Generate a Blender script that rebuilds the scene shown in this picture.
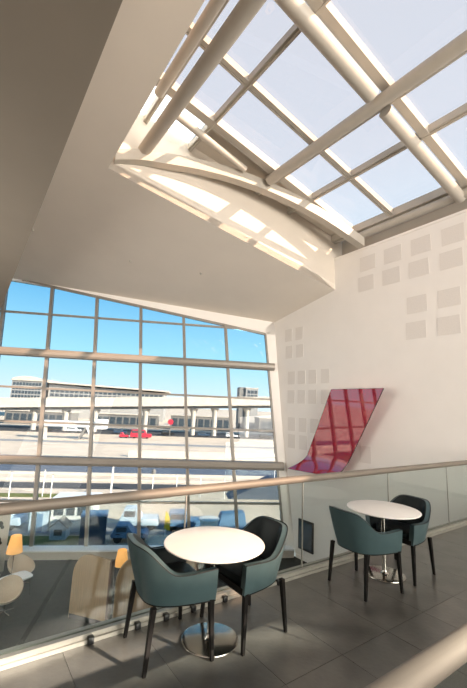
import bpy, bmesh, math, random
from mathutils import Vector, Matrix
from math import sin, cos, pi, radians, sqrt

for o in list(bpy.data.objects):
    bpy.data.objects.remove(o, do_unlink=True)
SC = bpy.context.scene
COL = SC.collection
random.seed(4)

# ------------------------------------------------------------------ camera
def cam_axes(yaw, pitch, roll):
    a, b, c = radians(yaw), radians(pitch), radians(roll)
    B = Matrix(((1, 0, 0), (0, 0, -1), (0, 1, 0)))
    ya = Matrix(((cos(a), -sin(a), 0), (sin(a), cos(a), 0), (0, 0, 1)))
    pt = Matrix(((1, 0, 0), (0, cos(b), -sin(b)), (0, sin(b), cos(b))))
    ro = Matrix(((cos(c), -sin(c), 0), (sin(c), cos(c), 0), (0, 0, 1)))
    return ro @ pt @ B @ ya
R = cam_axes(35.13, -9.85, 2.57)
cd = bpy.data.cameras.new('camera')
cam = bpy.data.objects.new('camera', cd)
COL.objects.link(cam)
cd.sensor_fit = 'HORIZONTAL'
cd.sensor_width = 36.0
cd.lens = 36.0 * 371.0 / 467.0
cd.clip_start = 0.05
cd.clip_end = 3000
right, down, fwd = R[0], R[1], R[2]
M = Matrix((( right[0], -down[0], -fwd[0], 0.0),
            ( right[1], -down[1], -fwd[1], 0.0),
            ( right[2], -down[2], -fwd[2], 1.84),
            (0, 0, 0, 1)))
cam.matrix_world = M
SC.camera = cam

# ------------------------------------------------------------------ sky, sun, exposure
SUN = Vector((0.93, -2.0, 1.0)).normalized()          # direction towards the sun
wd = bpy.data.worlds.new('sky')
SC.world = wd
wd.use_nodes = True
wn = wd.node_tree.nodes
wl = wd.node_tree.links
wn.clear()
wout = wn.new('ShaderNodeOutputWorld')
wbg = wn.new('ShaderNodeBackground')
wtc = wn.new('ShaderNodeTexCoord')
wsx = wn.new('ShaderNodeSeparateXYZ')
wl.new(wtc.outputs['Generated'], wsx.inputs[0])
wrp = wn.new('ShaderNodeValToRGB')                     # clear winter sky: pale at the horizon, deeper blue upwards
el = wrp.color_ramp.elements
el[0].position = 0.0; el[0].color = (0.62, 0.76, 0.88, 1)
el[1].position = 0.12; el[1].color = (0.32, 0.66, 0.86, 1)
for pos, c in ((0.28, (0.125, 0.42, 0.74)), (0.6, (0.10, 0.24, 0.45)), (1.0, (0.09, 0.19, 0.36))):
    e = el.new(pos); e.color = (*c, 1)
wl.new(wsx.outputs['Z'], wrp.inputs[0])
wl.new(wrp.outputs[0], wbg.inputs['Color'])
wbg.inputs['Strength'].default_value = 3.5
wl.new(wbg.outputs[0], wout.inputs[0])

sl = bpy.data.lights.new('sun', 'SUN')
sl.energy = 24.0
sl.angle = radians(0.53)
sl.color = (1.0, 0.91, 0.78)
sun = bpy.data.objects.new('sun', sl)
COL.objects.link(sun)
sun.rotation_euler = SUN.to_track_quat('Z', 'Y').to_euler()
sun.location = (20, -28, 25)

# unseen fill lights added to brighten the hall, from the rear and over the lounge
def area(name, loc, target, sx, sy, power, col):
    l = bpy.data.lights.new(name, 'AREA')
    l.shape = 'RECTANGLE'; l.size = sx; l.size_y = sy
    l.energy = power; l.color = col
    o = bpy.data.objects.new(name, l)
    COL.objects.link(o)
    o.location = loc
    o.rotation_euler = (Vector(loc) - Vector(target)).to_track_quat('Z', 'Y').to_euler()
    return o
area('rear_fill_light', (4.5, -13.5, 4.2), (6.0, 8.0, 5.0), 11.0, 7.0, 4500, (1.0, 0.93, 0.84))
area('lounge_fill_light', (-2.5, 8.0, 4.7), (8.0, 9.5, 1.0), 5.0, 12.0, 900, (1.0, 0.94, 0.87))

vs = SC.view_settings
vs.view_transform = 'Standard'
vs.look = 'None'
vs.gamma = 1.0
vs.use_curve_mapping = False
vs.exposure = 0.0

# ------------------------------------------------------------------ materials
def mat(name, col, rough=0.6, metal=0.0, var=0.0, vscale=6.0, bump=0.0, bscale=60.0, spec=0.5, coat=0.0, emit=None, estr=0.0, stretch=None):
    m = bpy.data.materials.new(name)
    m.use_nodes = True
    nt = m.node_tree
    b = nt.nodes['Principled BSDF']
    b.inputs['Roughness'].default_value = rough
    b.inputs['Metallic'].default_value = metal
    b.inputs['Specular IOR Level'].default_value = spec
    b.inputs['Coat Weight'].default_value = coat
    b.inputs['Base Color'].default_value = (*col, 1)
    tc = None
    if var > 0 or bump > 0:
        tc = nt.nodes.new('ShaderNodeTexCoord')
        mp = nt.nodes.new('ShaderNodeMapping')
        if stretch: mp.inputs['Scale'].default_value = stretch
        nt.links.new(tc.outputs['Object'], mp.inputs[0])
    if var > 0:
        nz = nt.nodes.new('ShaderNodeTexNoise')
        nz.inputs['Scale'].default_value = vscale
        nz.inputs['Detail'].default_value = 5
        nt.links.new(mp.outputs[0], nz.inputs['Vector'])
        rp = nt.nodes.new('ShaderNodeValToRGB')
        rp.color_ramp.elements[0].position = 0.3
        rp.color_ramp.elements[1].position = 0.7
        rp.color_ramp.elements[0].color = (*[max(0, c * (1 - var)) for c in col], 1)
        rp.color_ramp.elements[1].color = (*[min(1, c * (1 + var)) for c in col], 1)
        nt.links.new(nz.outputs[0], rp.inputs[0])
        nt.links.new(rp.outputs[0], b.inputs['Base Color'])
    if bump > 0:
        n2 = nt.nodes.new('ShaderNodeTexNoise')
        n2.inputs['Scale'].default_value = bscale
        n2.inputs['Detail'].default_value = 3
        nt.links.new(mp.outputs[0], n2.inputs['Vector'])
        bp = nt.nodes.new('ShaderNodeBump')
        bp.inputs['Strength'].default_value = bump
        bp.inputs['Distance'].default_value = 0.01
        nt.links.new(n2.outputs[0], bp.inputs['Height'])
        nt.links.new(bp.outputs[0], b.inputs['Normal'])
    if emit:
        b.inputs['Emission Color'].default_value = (*emit, 1)
        b.inputs['Emission Strength'].default_value = estr
    return m

def glass(name, tint, refl=1.0, rough=0.0, diffuse=0.0, dcol=(1, 1, 1), ior=1.5):
    m = bpy.data.materials.new(name)
    m.use_nodes = True
    nt = m.node_tree
    nt.nodes.clear()
    out = nt.nodes.new('ShaderNodeOutputMaterial')
    tr = nt.nodes.new('ShaderNodeBsdfTransparent')
    tr.inputs[0].default_value = (*tint, 1)
    gl = nt.nodes.new('ShaderNodeBsdfGlossy')
    gl.inputs['Roughness'].default_value = rough
    lw = nt.nodes.new('ShaderNodeLayerWeight')            # Schlick reflectance, same on both faces of the pane
    lw.inputs[0].default_value = 0.5
    pw = nt.nodes.new('ShaderNodeMath'); pw.operation = 'POWER'
    pw.inputs[1].default_value = 5.0
    nt.links.new(lw.outputs['Facing'], pw.inputs[0])
    mu = nt.nodes.new('ShaderNodeMath'); mu.operation = 'MULTIPLY_ADD'
    mu.inputs[1].default_value = 0.95 * refl
    mu.inputs[2].default_value = 0.045 * refl
    nt.links.new(pw.outputs[0], mu.inputs[0])
    base = tr.outputs[0]
    if diffuse > 0:
        tl = nt.nodes.new('ShaderNodeBsdfTranslucent')
        tl.inputs[0].default_value = (*dcol, 1)
        mx0 = nt.nodes.new('ShaderNodeMixShader')
        mx0.inputs[0].default_value = diffuse
        nt.links.new(tr.outputs[0], mx0.inputs[1])
        nt.links.new(tl.outputs[0], mx0.inputs[2])
        base = mx0.outputs[0]
    mx = nt.nodes.new('ShaderNodeMixShader')
    nt.links.new(mu.outputs[0], mx.inputs[0])
    nt.links.new(base, mx.inputs[1])
    nt.links.new(gl.outputs[0], mx.inputs[2])
    nt.links.new(mx.outputs[0], out.inputs[0])
    return m

m_wall = mat('wall_paint', (0.86, 0.82, 0.775), 0.7, var=0.015, vscale=1.5, bump=0.05, bscale=120)
m_panel = mat('acoustic_panel', (0.76, 0.715, 0.67), 0.85, var=0.05, vscale=90, bump=0.3, bscale=220)
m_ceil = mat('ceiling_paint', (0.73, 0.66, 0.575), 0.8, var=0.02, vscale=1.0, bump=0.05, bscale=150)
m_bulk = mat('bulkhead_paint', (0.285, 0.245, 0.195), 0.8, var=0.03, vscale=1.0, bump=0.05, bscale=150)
m_plaster = mat('well_plaster', (0.66, 0.60, 0.52), 0.8, var=0.02, vscale=2, bump=0.04, bscale=100)
m_steel = mat('painted_steel', (0.47, 0.43, 0.37), 0.45, var=0.04, vscale=3, bump=0.03, bscale=80)
m_alu = mat('glazing_bar_aluminium', (0.27, 0.245, 0.215), 0.45, metal=0.2, var=0.04, vscale=4)
m_beam = mat('facade_beam_paint', (0.29, 0.26, 0.225), 0.42, metal=0.15, var=0.03, vscale=3)
m_brush = mat('brushed_steel', (0.17, 0.148, 0.122), 0.55, metal=0.25, spec=0.3, var=0.05, vscale=3, bump=0.04, bscale=250, stretch=(1, 30, 30))
m_shoe = mat('anodised_channel', (0.32, 0.30, 0.265), 0.45, metal=0.5, var=0.05, vscale=8)
m_tile = mat('floor_tile', (0.075, 0.068, 0.060), 0.30, var=0.28, vscale=3.5, bump=0.12, bscale=25, spec=0.6)
m_grout = mat('grout', (0.04, 0.036, 0.032), 0.8, var=0.1, vscale=20)
m_carpet = mat('carpet', (0.036, 0.038, 0.034), 0.95, var=0.18, vscale=8, bump=0.3, bscale=400, spec=0.2)
m_dark = mat('dark_strip', (0.008, 0.009, 0.009), 0.95, var=0.1, vscale=20, spec=0.05)
m_sill = mat('white_sill', (0.84, 0.85, 0.86), 0.4, var=0.02, vscale=5)
m_teal = mat('teal_leather', (0.047, 0.078, 0.085), 0.36, var=0.06, vscale=12, bump=0.10, bscale=350, spec=0.35)
m_inner = mat('dark_leather', (0.008, 0.012, 0.014), 0.45, var=0.12, vscale=14, bump=0.12, bscale=300, spec=0.2)
m_leg = mat('black_wood', (0.007, 0.0055, 0.005), 0.55, spec=0.12, var=0.2, vscale=20, bump=0.05, bscale=90, stretch=(8, 8, 1))
m_top = mat('white_laminate', (0.83, 0.80, 0.76), 0.35, var=0.012, vscale=10)
m_chrome = mat('polished_steel', (0.40, 0.37, 0.34), 0.16, metal=1.0, var=0.03, vscale=5)
m_black = mat('black_plastic', (0.010, 0.010, 0.011), 0.4, var=0.1, vscale=30)
m_red = mat('red_lacquer', (0.42, 0.002, 0.028), 0.03, metal=0.2, var=0.03, vscale=1, coat=1.0, spec=0.9)
m_red.node_tree.nodes['Principled BSDF'].inputs['Coat IOR'].default_value = 1.8
m_red.node_tree.nodes['Principled BSDF'].inputs['Coat Roughness'].default_value = 0.02
m_rededge = mat('red_edge', (0.03, 0.002, 0.006), 0.4, var=0.05, vscale=8)
m_shell = mat('beige_shell', (0.56, 0.45, 0.34), 0.55, var=0.06, vscale=15, bump=0.1, bscale=200)
m_fabric = mat('beige_fabric', (0.50, 0.40, 0.30), 0.9, var=0.1, vscale=40, bump=0.2, bscale=300)
m_wood = mat('pale_plywood', (0.39, 0.27, 0.16), 0.5, var=0.14, vscale=5, bump=0.05, bscale=60, stretch=(6, 6, 0.5))
m_walnut = mat('dark_walnut', (0.09, 0.045, 0.025), 0.5, var=0.2, vscale=6, stretch=(6, 6, 0.5))
m_shade = mat('orange_lamp_shade', (0.75, 0.38, 0.12), 0.8, var=0.05, vscale=20, emit=(1.0, 0.46, 0.14), estr=0.9)
m_sign = mat('sign_board', (0.55, 0.49, 0.42), 0.5, var=0.03, vscale=5)
# outdoors
m_ground = mat('apron_concrete', (0.72, 0.59, 0.46), 0.9, var=0.14, vscale=0.25, bump=0.1, bscale=2)
m_road = mat('asphalt', (0.06, 0.06, 0.065), 0.9, var=0.15, vscale=0.4)
m_road2 = mat('pale_asphalt', (0.30, 0.30, 0.31), 0.9, var=0.15, vscale=0.4)
m_slate = mat('slate_asphalt', (0.10, 0.125, 0.17), 0.9, var=0.12, vscale=0.4)
m_grass = mat('dry_grass', (0.16, 0.17, 0.045), 0.95, var=0.35, vscale=2.0, bump=0.4, bscale=8)
m_conc = mat('pale_concrete', (0.60, 0.54, 0.47), 0.85, var=0.06, vscale=0.5)
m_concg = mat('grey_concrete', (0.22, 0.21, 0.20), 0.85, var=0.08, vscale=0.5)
m_bluewall = mat('blue_white_cladding', (0.50, 0.62, 0.74), 0.6, var=0.05, vscale=2)
m_blue = mat('blue_paint', (0.12, 0.24, 0.40), 0.5, var=0.1, vscale=3)
m_dblue = mat('dark_blue_paint', (0.035, 0.07, 0.12), 0.5, var=0.1, vscale=3)
m_white = mat('white_paint', (0.80, 0.80, 0.79), 0.5, var=0.03, vscale=3)
m_yellow = mat('yellow_paint', (0.80, 0.55, 0.02), 0.5, var=0.05, vscale=3)
m_redp = mat('red_paint', (0.62, 0.03, 0.06), 0.4, var=0.08, vscale=2)
m_rubber = mat('rubber', (0.015, 0.015, 0.016), 0.8, var=0.1, vscale=8)
m_win = mat('dark_window', (0.05, 0.07, 0.09), 0.12, var=0.1, vscale=1)
m_clad = mat('terminal_cladding', (0.36, 0.35, 0.34), 0.6, var=0.08, vscale=0.2)
m_green = mat('hedge_leaves', (0.05, 0.09, 0.03), 0.9, var=0.4, vscale=2, bump=0.6, bscale=4)
# glass
g_fac = glass('facade_glass', (0.62, 0.62, 0.61), 0.3)
g_rail = glass('balustrade_glass', (0.84, 0.88, 0.87), 0.7)
g_sky = glass('skylight_glass', (0.73, 0.63, 0.57), 0.7, diffuse=0.12, dcol=(0.9, 0.88, 0.86))
g_diff = glass('translucent_infill', (0.5, 0.5, 0.5), 0.5, diffuse=0.75, dcol=(0.97, 0.95, 0.9))

# ------------------------------------------------------------------ object helpers
def link(name, bm, m, parent=None, smooth=False, kind=None):
    me = bpy.data.meshes.new(name)
    bmesh.ops.recalc_face_normals(bm, faces=bm.faces[:])
    bm.to_mesh(me)
    bm.free()
    if m: me.materials.append(m)
    if smooth:
        me.polygons.foreach_set('use_smooth', [True] * len(me.polygons))
        try: me.set_sharp_from_angle(angle=radians(40))
        except Exception: pass
    o = bpy.data.objects.new(name, me)
    COL.objects.link(o)
    if parent: o.parent = parent
    if kind: o['kind'] = kind
    return o

def tag(o, label, cat=None, group=None, kind=None):
    o['label'] = label
    if cat: o['category'] = cat
    if group: o['group'] = group
    if kind: o['kind'] = kind
    return o

def empty(name, loc=(0, 0, 0), rz=0.0):
    o = bpy.data.objects.new(name, None)
    COL.objects.link(o)
    o.location = loc
    o.rotation_euler = (0, 0, rz)
    return o

def copy_tree(o, parent=None):
    c = o.copy()
    COL.objects.link(c)
    c.parent = parent
    for ch in [x for x in bpy.data.objects if x.parent == o]:
        copy_tree(ch, c)
    return c

def V(*a): return Vector(a)

def hexa(bm, p):      # 8 points: bottom 4 (loop), top 4 (loop)
    v = [bm.verts.new(q) for q in p]
    for f in ((0, 3, 2, 1), (4, 5, 6, 7), (0, 1, 5, 4), (1, 2, 6, 5), (2, 3, 7, 6), (3, 0, 4, 7)):
        bm.faces.new([v[i] for i in f])

def box(bm, x0, x1, y0, y1, z0, z1):
    hexa(bm, [(x0, y0, z0), (x1, y0, z0), (x1, y1, z0), (x0, y1, z0), (x0, y0, z1), (x1, y0, z1), (x1, y1, z1), (x0, y1, z1)])

def bxo(name, x0, x1, y0, y1, z0, z1, m, parent=None, bevel=0.0):
    bm = bmesh.new()
    box(bm, x0, x1, y0, y1, z0, z1)
    if bevel > 0:
        bmesh.ops.bevel(bm, geom=bm.edges[:], offset=bevel, segments=2, affect='EDGES', profile=0.5)
    return link(name, bm, m, parent, smooth=bevel > 0)

def beam(bm, a, b, w, h, up=(0, 0, 1)):       # box bar from a to b; w sideways, h along 'up'
    a, b = Vector(a), Vector(b)
    d = (b - a).normalized()
    s = d.cross(Vector(up)).normalized()
    u = s.cross(d).normalized()
    q = []
    for p in (a, b):
        q += [p - s * w / 2 - u * h / 2, p + s * w / 2 - u * h / 2, p + s * w / 2 + u * h / 2, p - s * w / 2 + u * h / 2]
    hexa(bm, q)

def tube(bm, pts, r, n=16, caps=True):
    pts = [Vector(p) for p in pts]
    rings = []
    prev = None
    for i, p in enumerate(pts):
        if i == 0: d = pts[1] - p
        elif i == len(pts) - 1: d = p - pts[i - 1]
        else: d = pts[i + 1] - pts[i - 1]
        d.normalize()
        if prev is None:
            s = d.cross(Vector((0, 0, 1)))
            if s.length < 1e-4: s = d.cross(Vector((1, 0, 0)))
        else:
            s = prev - d * prev.dot(d)
        s.normalize()
        prev = s
        u = s.cross(d)
        rr = r[i] if isinstance(r, (list, tuple)) else r
        rings.append([bm.verts.new(p + s * rr * cos(2 * pi * k / n) + u * rr * sin(2 * pi * k / n)) for k in range(n)])
    for i in range(len(rings) - 1):
        for k in range(n):
            bm.faces.new((rings[i][k], rings[i][(k + 1) % n], rings[i + 1][(k + 1) % n], rings[i + 1][k]))
    if caps:
        bm.faces.new(rings[0][::-1])
        bm.faces.new(rings[-1])

def lathe(bm, prof, n=48, c=(0, 0, 0)):
    rings = []
    for r, z in prof:
        rings.append([bm.verts.new((c[0] + max(r, 1e-4) * cos(2 * pi * k / n), c[1] + max(r, 1e-4) * sin(2 * pi * k / n), c[2] + z)) for k in range(n)])
    for i in range(len(rings) - 1):
        for k in range(n):
            bm.faces.new((rings[i][k], rings[i][(k + 1) % n], rings[i + 1][(k + 1) % n], rings[i + 1][k]))
    bm.faces.new(rings[0][::-1])
    bm.faces.new(rings[-1])

def slab(bm, poly, off):       # extrude polygon (list of points) by vector off
    off = Vector(off)
    a = [bm.verts.new(p) for p in poly]
    b = [bm.verts.new(Vector(p) + off) for p in poly]
    bm.faces.new(a)
    bm.faces.new(b[::-1])
    n = len(a)
    for i in range(n):
        bm.faces.new((a[i], a[(i + 1) % n], b[(i + 1) % n], b[i]))

def slab_o(name, poly, off, m, parent=None):
    bm = bmesh.new()
    slab(bm, poly, off)
    return link(name, bm, m, parent)

def beam_o(name, a, b, w, h, m, parent=None, up=(0, 0, 1)):
    bm = bmesh.new()
    beam(bm, a, b, w, h, up)
    return link(name, bm, m, parent)

def tube_o(name, pts, r, m, parent=None, n=16):
    bm = bmesh.new()
    tube(bm, pts, r, n)
    return link(name, bm, m, parent, smooth=True)

# ------------------------------------------------------------------ key geometry of the hall
XW = 10.40                   # right wall plane
ZL = -3.30                   # lounge floor below
T = Vector((0.8869, -0.4620, 0)).normalized()     # facade direction
NM = Vector((0.4620, 0.8869, 0)).normalized()     # outwards
D = Vector((-0.021, 0.153, 1.0))                  # raked mullion direction
A0 = Vector((2.998, 14.394, -3.2))
def fac(u, z, off=0.0):
    return A0 + T * u + D * (z + 3.2) + NM * off
def zc(x, y):                # ceiling plane
    return 10.254 - 0.217 * x - 0.205 * y
def zs(x):                   # skylight plane
    return 8.2 + 0.21 * (XW - x)
def fac_at_x(x, z):
    p = fac(0, z)
    return (x - p.x) / T.x
def fac_ceil(u):             # height where the facade meets the ceiling plane
    z = 6.0
    for _ in range(30):
        p = fac(u, z)
        z += (zc(p.x, p.y) - z) * 0.7
    return z

# ---- mezzanine floor
slab_bm = bmesh.new()
box(slab_bm, -6.0, XW, -14.0, 3.36, -0.35, -0.014)
floor = tag(link('floor', slab_bm, m_grout, kind='structure'), 'grey stone tiled floor of the upper gallery with the cafe tables')
tile_me = None
x = -6.36 + 0.0
TX, TY = 0.6, 1.2
xs = [0.84 + TX * k for k in range(-4, 16)]
ys = [3.30 - TY * k for k in range(0, 4)]
bm = bmesh.new()
box(bm, 0.0015, TX - 0.0015, -TY + 0.0015, -0.0015, -0.014, 0.0)
tile0 = link('floor_tile', bm, m_tile, floor)
first = True
for xx in xs:
    for yy in ys:
        if xx + TX > XW: continue
        o = tile0 if first else tile0.copy()
        if not first: COL.objects.link(o)
        first = False
        o.location = (xx, yy, random.uniform(-0.0008, 0.0))
bxo('floor_field', -6.0, xs[0], -14.0, 3.30, -0.014, -0.0005, m_tile, floor)
bxo('floor_field', xs[0], XW - 0.3, -14.0, ys[-1] - TY, -0.014, -0.0005, m_tile, floor)

# ---- lounge floor below
bm = bmesh.new()
slab(bm, [(-6, -14, ZL), (XW, -14, ZL), (XW, 10.6, ZL), tuple(fac(fac_at_x(XW, ZL), ZL)), tuple(fac(fac_at_x(-6, ZL), ZL))], (0, 0, -0.3))
lower = tag(link('floor_lower', bm, m_carpet, kind='structure'), 'dark grey carpet of the lounge below the gallery')
bm = bmesh.new()
beam(bm, (3.75, 14.3, ZL + 0.003), (1.6, 9.6, ZL + 0.003), 0.11, 0.014)
link('floor_strip', bm, m_dark, lower)
bm = bmesh.new()
slab(bm, [(-6, 4, ZL), (XW - 0.1, 4, ZL), (XW - 0.1, 9.0, ZL), (3.2, 9.4, ZL), (2.4, 10.4, ZL), (-6, 10.9, ZL)], (0, 0, 0.006))
link('floor_paler_area', bm, mat('grey_carpet_paler', (0.044, 0.044, 0.041), 0.95, var=0.15, vscale=9, bump=0.3, bscale=400, spec=0.2), lower)  # slightly paler area of the lounge floor

# ---- right wall with acoustic panels
bm = bmesh.new()
slab(bm, [(XW, -14, ZL), (XW, 10.3, ZL), (XW, 12.3, 7.44), (XW, -14, 7.44)], (0.45, 0, 0))
wall_r = tag(link('wall_right', bm, m_wall, kind='structure'), 'tall cream plaster wall with pale square acoustic panels')
bxo('wall_cap', XW - 0.02, XW + 0.45, -14, 8.55, 7.40, 7.47, m_wall, wall_r)
bxo('recess_back', XW + 0.40, XW + 0.45, -14, 9.0, 7.44, 8.36, mat('recess_shade', (0.40, 0.36, 0.30), 0.8, var=0.03, vscale=2), wall_r)  # wall colour darkened to carry the shade in the recess
bxo('skirting', XW - 0.02, XW, 3.5, 10.3, ZL, ZL + 0.12, m_wall, wall_r)
def panel_obj(w, h):
    bm = bmesh.new()
    box(bm, XW - 0.006, XW + 0.01, -w, 0, 0, h)
    return bm
pr = None
for (zb, cols) in ((6.62, (7.44, 6.53, 5.63, 4.73, 3.83)), (5.92, (7.52, 6.61, 5.72, 4.81, 3.9)), (4.84, (5.82, 4.92, 4.02)), (4.07, (5.88, 4.97, 4.07))):
    for yc in cols:
        if pr is None:
            pr = link('acoustic_panel', panel_obj(0.60, 0.51), m_panel, wall_r); o = pr
        else:
            o = pr.copy(); COL.objects.link(o)
        o.location = (0, yc, zb)
pl = None
for (zb, cols) in ((4.63, (11.09, 10.49)), (3.93, (11.04, 10.45)), (2.88, (10.88, 10.33, 9.77, 9.16)), (2.14, (10.88, 10.33, 9.77, 9.16)), (1.09, (10.83, 10.24, 9.66)), (0.45, (10.81, 10.21)), (0.35, (7.55,))):
    for yc in cols:
        if pl is None:
            pl = link('acoustic_panel', panel_obj(0.40, 0.51), m_panel, wall_r); o = pl
        else:
            o = pl.copy(); COL.objects.link(o)
        o.location = (0, yc, zb)

# ---- ceiling plane with the skylight opening, bulkhead, unseen enclosing walls
XB, ZB = 0.57, 4.90
E3 = V(2.212, 9.202, zc(2.212, 9.202))
E2 = V(XW, 8.516, zc(XW, 8.516))
E4 = V(2.56, 2.0, zc(2.56, 2.0))
def cpt(x, y): return V(x, y, zc(x, y))
uR = fac_at_x(XW, 5.6)
uL = fac_at_x(XB - 0.3, 6.4)
FR = fac(uR, fac_ceil(uR), 0.25); FR = cpt(FR.x, FR.y)
FL = fac(uL, fac_ceil(uL), 0.25); FL = cpt(FL.x, FL.y)
bm = bmesh.new()
slab(bm, [cpt(XB - 0.2, 9.202), E3, E2, cpt(XW + 0.3, 8.5), cpt(XW + 0.3, 11.9), FR, FL], (0, 0, 0.22))
slab(bm, [cpt(XB - 0.2, 9.202), cpt(XB - 0.2, 2.0), E4, E3], (0, 0, 0.22))
ceiling = tag(link('ceiling', bm, m_ceil, kind='structure'), 'sloping warm grey ceiling that drops from the skylight to the window')
bm = bmesh.new()
slab(bm, [cpt(XB - 0.2, 2.0), (XB - 0.2, -14, E4.z), (2.45, -14, E4.z), E4], (0, 0, 0.22))
link('ceiling_rear', bm, m_ceil, ceiling)
# small fittings set in the ceiling
for (xx, yy) in ((1.05, 13.2), (4.1, 12.4), (6.3, 11.2)):
    p = cpt(xx, yy)
    bm = bmesh.new()
    lathe(bm, [(0.0, -0.05), (0.025, -0.045), (0.03, -0.01), (0.05, -0.006), (0.05, 0.02)], 12, p)
    link('sprinkler_head', bm, m_steel, ceiling, smooth=True)
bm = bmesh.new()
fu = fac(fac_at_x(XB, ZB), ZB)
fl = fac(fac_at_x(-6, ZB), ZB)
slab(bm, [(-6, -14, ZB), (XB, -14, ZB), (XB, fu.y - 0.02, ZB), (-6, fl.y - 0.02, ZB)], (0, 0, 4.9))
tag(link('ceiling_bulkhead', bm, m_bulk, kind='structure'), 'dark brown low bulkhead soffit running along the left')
bxo_l = bmesh.new(); box(bxo_l, -6.3, -6.0, -14, 20.5, ZL, ZB + 5)
tag(link('wall_left', bxo_l, m_wall, kind='structure'), 'cream side wall under the bulkhead behind the view')
bxo_b = bmesh.new(); slab(bxo_b, [(-6.3, -14.0, ZL), (XW + 0.5, -14.0, ZL), (XW + 0.5, -14.0, zs(XW + 0.5)), (-6.3, -14.0, zs(0.0))], (0, -0.3, 0))
tag(link('wall_rear', bxo_b, m_wall, kind='structure'), 'cream rear wall of the gallery behind the view')
# slab edge facing the void
bxo_e = bmesh.new(); box(bxo_e, -6, XW, 3.36, 3.40, -0.42, -0.002)
tag(link('trim_1', bxo_e, m_alu, kind='structure'), 'dark metal edge strip of the gallery floor')

# ---- light well walls under the skylight
bm = bmesh.new()
slab(bm, [E3, E2, V(E2.x + 0.5, E2.y, 6.3), V(E2.x + 0.5, E2.y, 8.3), V(E2.x, E2.y, 8.45), V(E3.x, E3.y, zs(E3.x) + 0.25)], (0.03, 0.20, 0))
tag(link('wall_well_end', bm, m_plaster, kind='structure'), 'cream upstand wall closing the skylight well towards the window')
bm = bmesh.new()
UP = V(0, 0, 0.07)
slab(bm, [E3 + UP, E4 + UP, V(E4.x, E4.y, zs(E4.x) + 0.2), V(E3.x, E3.y, zs(E3.x) + 0.2)], (-0.2, 0, 0))
slab(bm, [E4, V(2.45, -14, E4.z), V(2.45, -14, zs(2.45) + 0.2), V(E4.x, E4.y, zs(E4.x) + 0.2)], (-0.2, 0, 0))
tag(link('wall_well_side', bm, m_plaster, kind='structure'), 'cream upstand along the left edge of the skylight')

# ------------------------------------------------------------------ skylight
skyl = tag(empty('window_1', (6.5, 4, 8.9)), 'large glazed roof light with cream steel tubes and glazing bars', kind='structure')
skyl.location = (0, 0, 0)
gx = [2.45, 3.05, 4.42, 6.88, 8.20, XW + 0.35]
gy = [-13.55, -12.1, -10.2, -8.3, -6.3, -4.2, -2.1, -0.1, 1.9, 3.95, 6.13, 7.72]
def sp(x, y, dz=0.0): return V(x, y, zs(x) + dz)
def wellY(x): return E3.y + (E2.y - E3.y) * (x - E3.x) / (E2.x - E3.x)
for i in range(len(gx) - 1):
    for j in range(len(gy) - 1):
        x0, x1, y0, y1 = gx[i] + 0.01, gx[i + 1] - 0.01, gy[j] + 0.01, gy[j + 1] - 0.01
        slab_o('glass_pane', [sp(x0, y0, 0.10), sp(x1, y0, 0.10), sp(x1, y1, 0.10), sp(x0, y1, 0.10)], (0, 0, 0.012), g_sky, skyl)
    x0, x1 = gx[i] + 0.01, gx[i + 1] - 0.01
    solid = gx[i] > 4.0
    slab_o('roof_panel' if solid else 'infill_panel', [sp(x0, gy[-1] + 0.01, 0.10), sp(x1, gy[-1] + 0.01, 0.10), sp(x1, wellY(x1) + 0.05, 0.10), sp(x0, wellY(x0) + 0.05, 0.10)], (0, 0, 0.10 if solid else 0.012), m_plaster if solid else g_diff, skyl)
for xx, w, h in ((3.05, 0.10, 0.20), (4.42, 0.10, 0.18), (6.88, 0.20, 0.26), (8.20, 0.10, 0.18), (XW - 0.05, 0.22, 0.25)):
    beam_o('glazing_bar', sp(xx, -13.9, 0), sp(xx, wellY(min(xx, XW)) + 0.03, 0), w, h, m_steel, skyl)
    beam_o('cap_strip', sp(xx + 0.03, -13.6, -h / 2 - 0.02), sp(xx + 0.03, wellY(min(xx, XW)), -h / 2 - 0.02), 0.05, 0.04, m_steel, skyl)
for yy, w, h in ((-12.1, .12, .2), (-10.2, .12, .2), (-8.3, .12, .2), (-6.3, .12, .2), (-4.2, .12, .2), (-2.1, .12, .2), (-0.1, .12, .2), (1.9, .12, .2), (3.95, .16, .24), (6.13, .11, .18), (7.72, .26, .24)):
    beam_o('glazing_bar', sp(2.45, yy, 0), sp(XW + 0.1, yy, 0), w, h, m_steel, skyl, up=(0.21, 0, 1))
    beam_o('cap_strip', sp(2.45, yy + 0.1, -h / 2 + 0.02), sp(XW + 0.1, yy + 0.1, -h / 2 + 0.02), 0.05, 0.05, m_steel, skyl, up=(0.21, 0, 1))
slab_o('roof_panel', [sp(2.45, -14.0, 0.10), sp(XW + 0.5, -14.0, 0.10), sp(XW + 0.5, -13.55, 0.10), sp(2.45, -13.55, 0.10)], (0, 0, 0.1), m_plaster, skyl)  # unseen opaque strip added to keep the sun off the gallery floor
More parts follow.
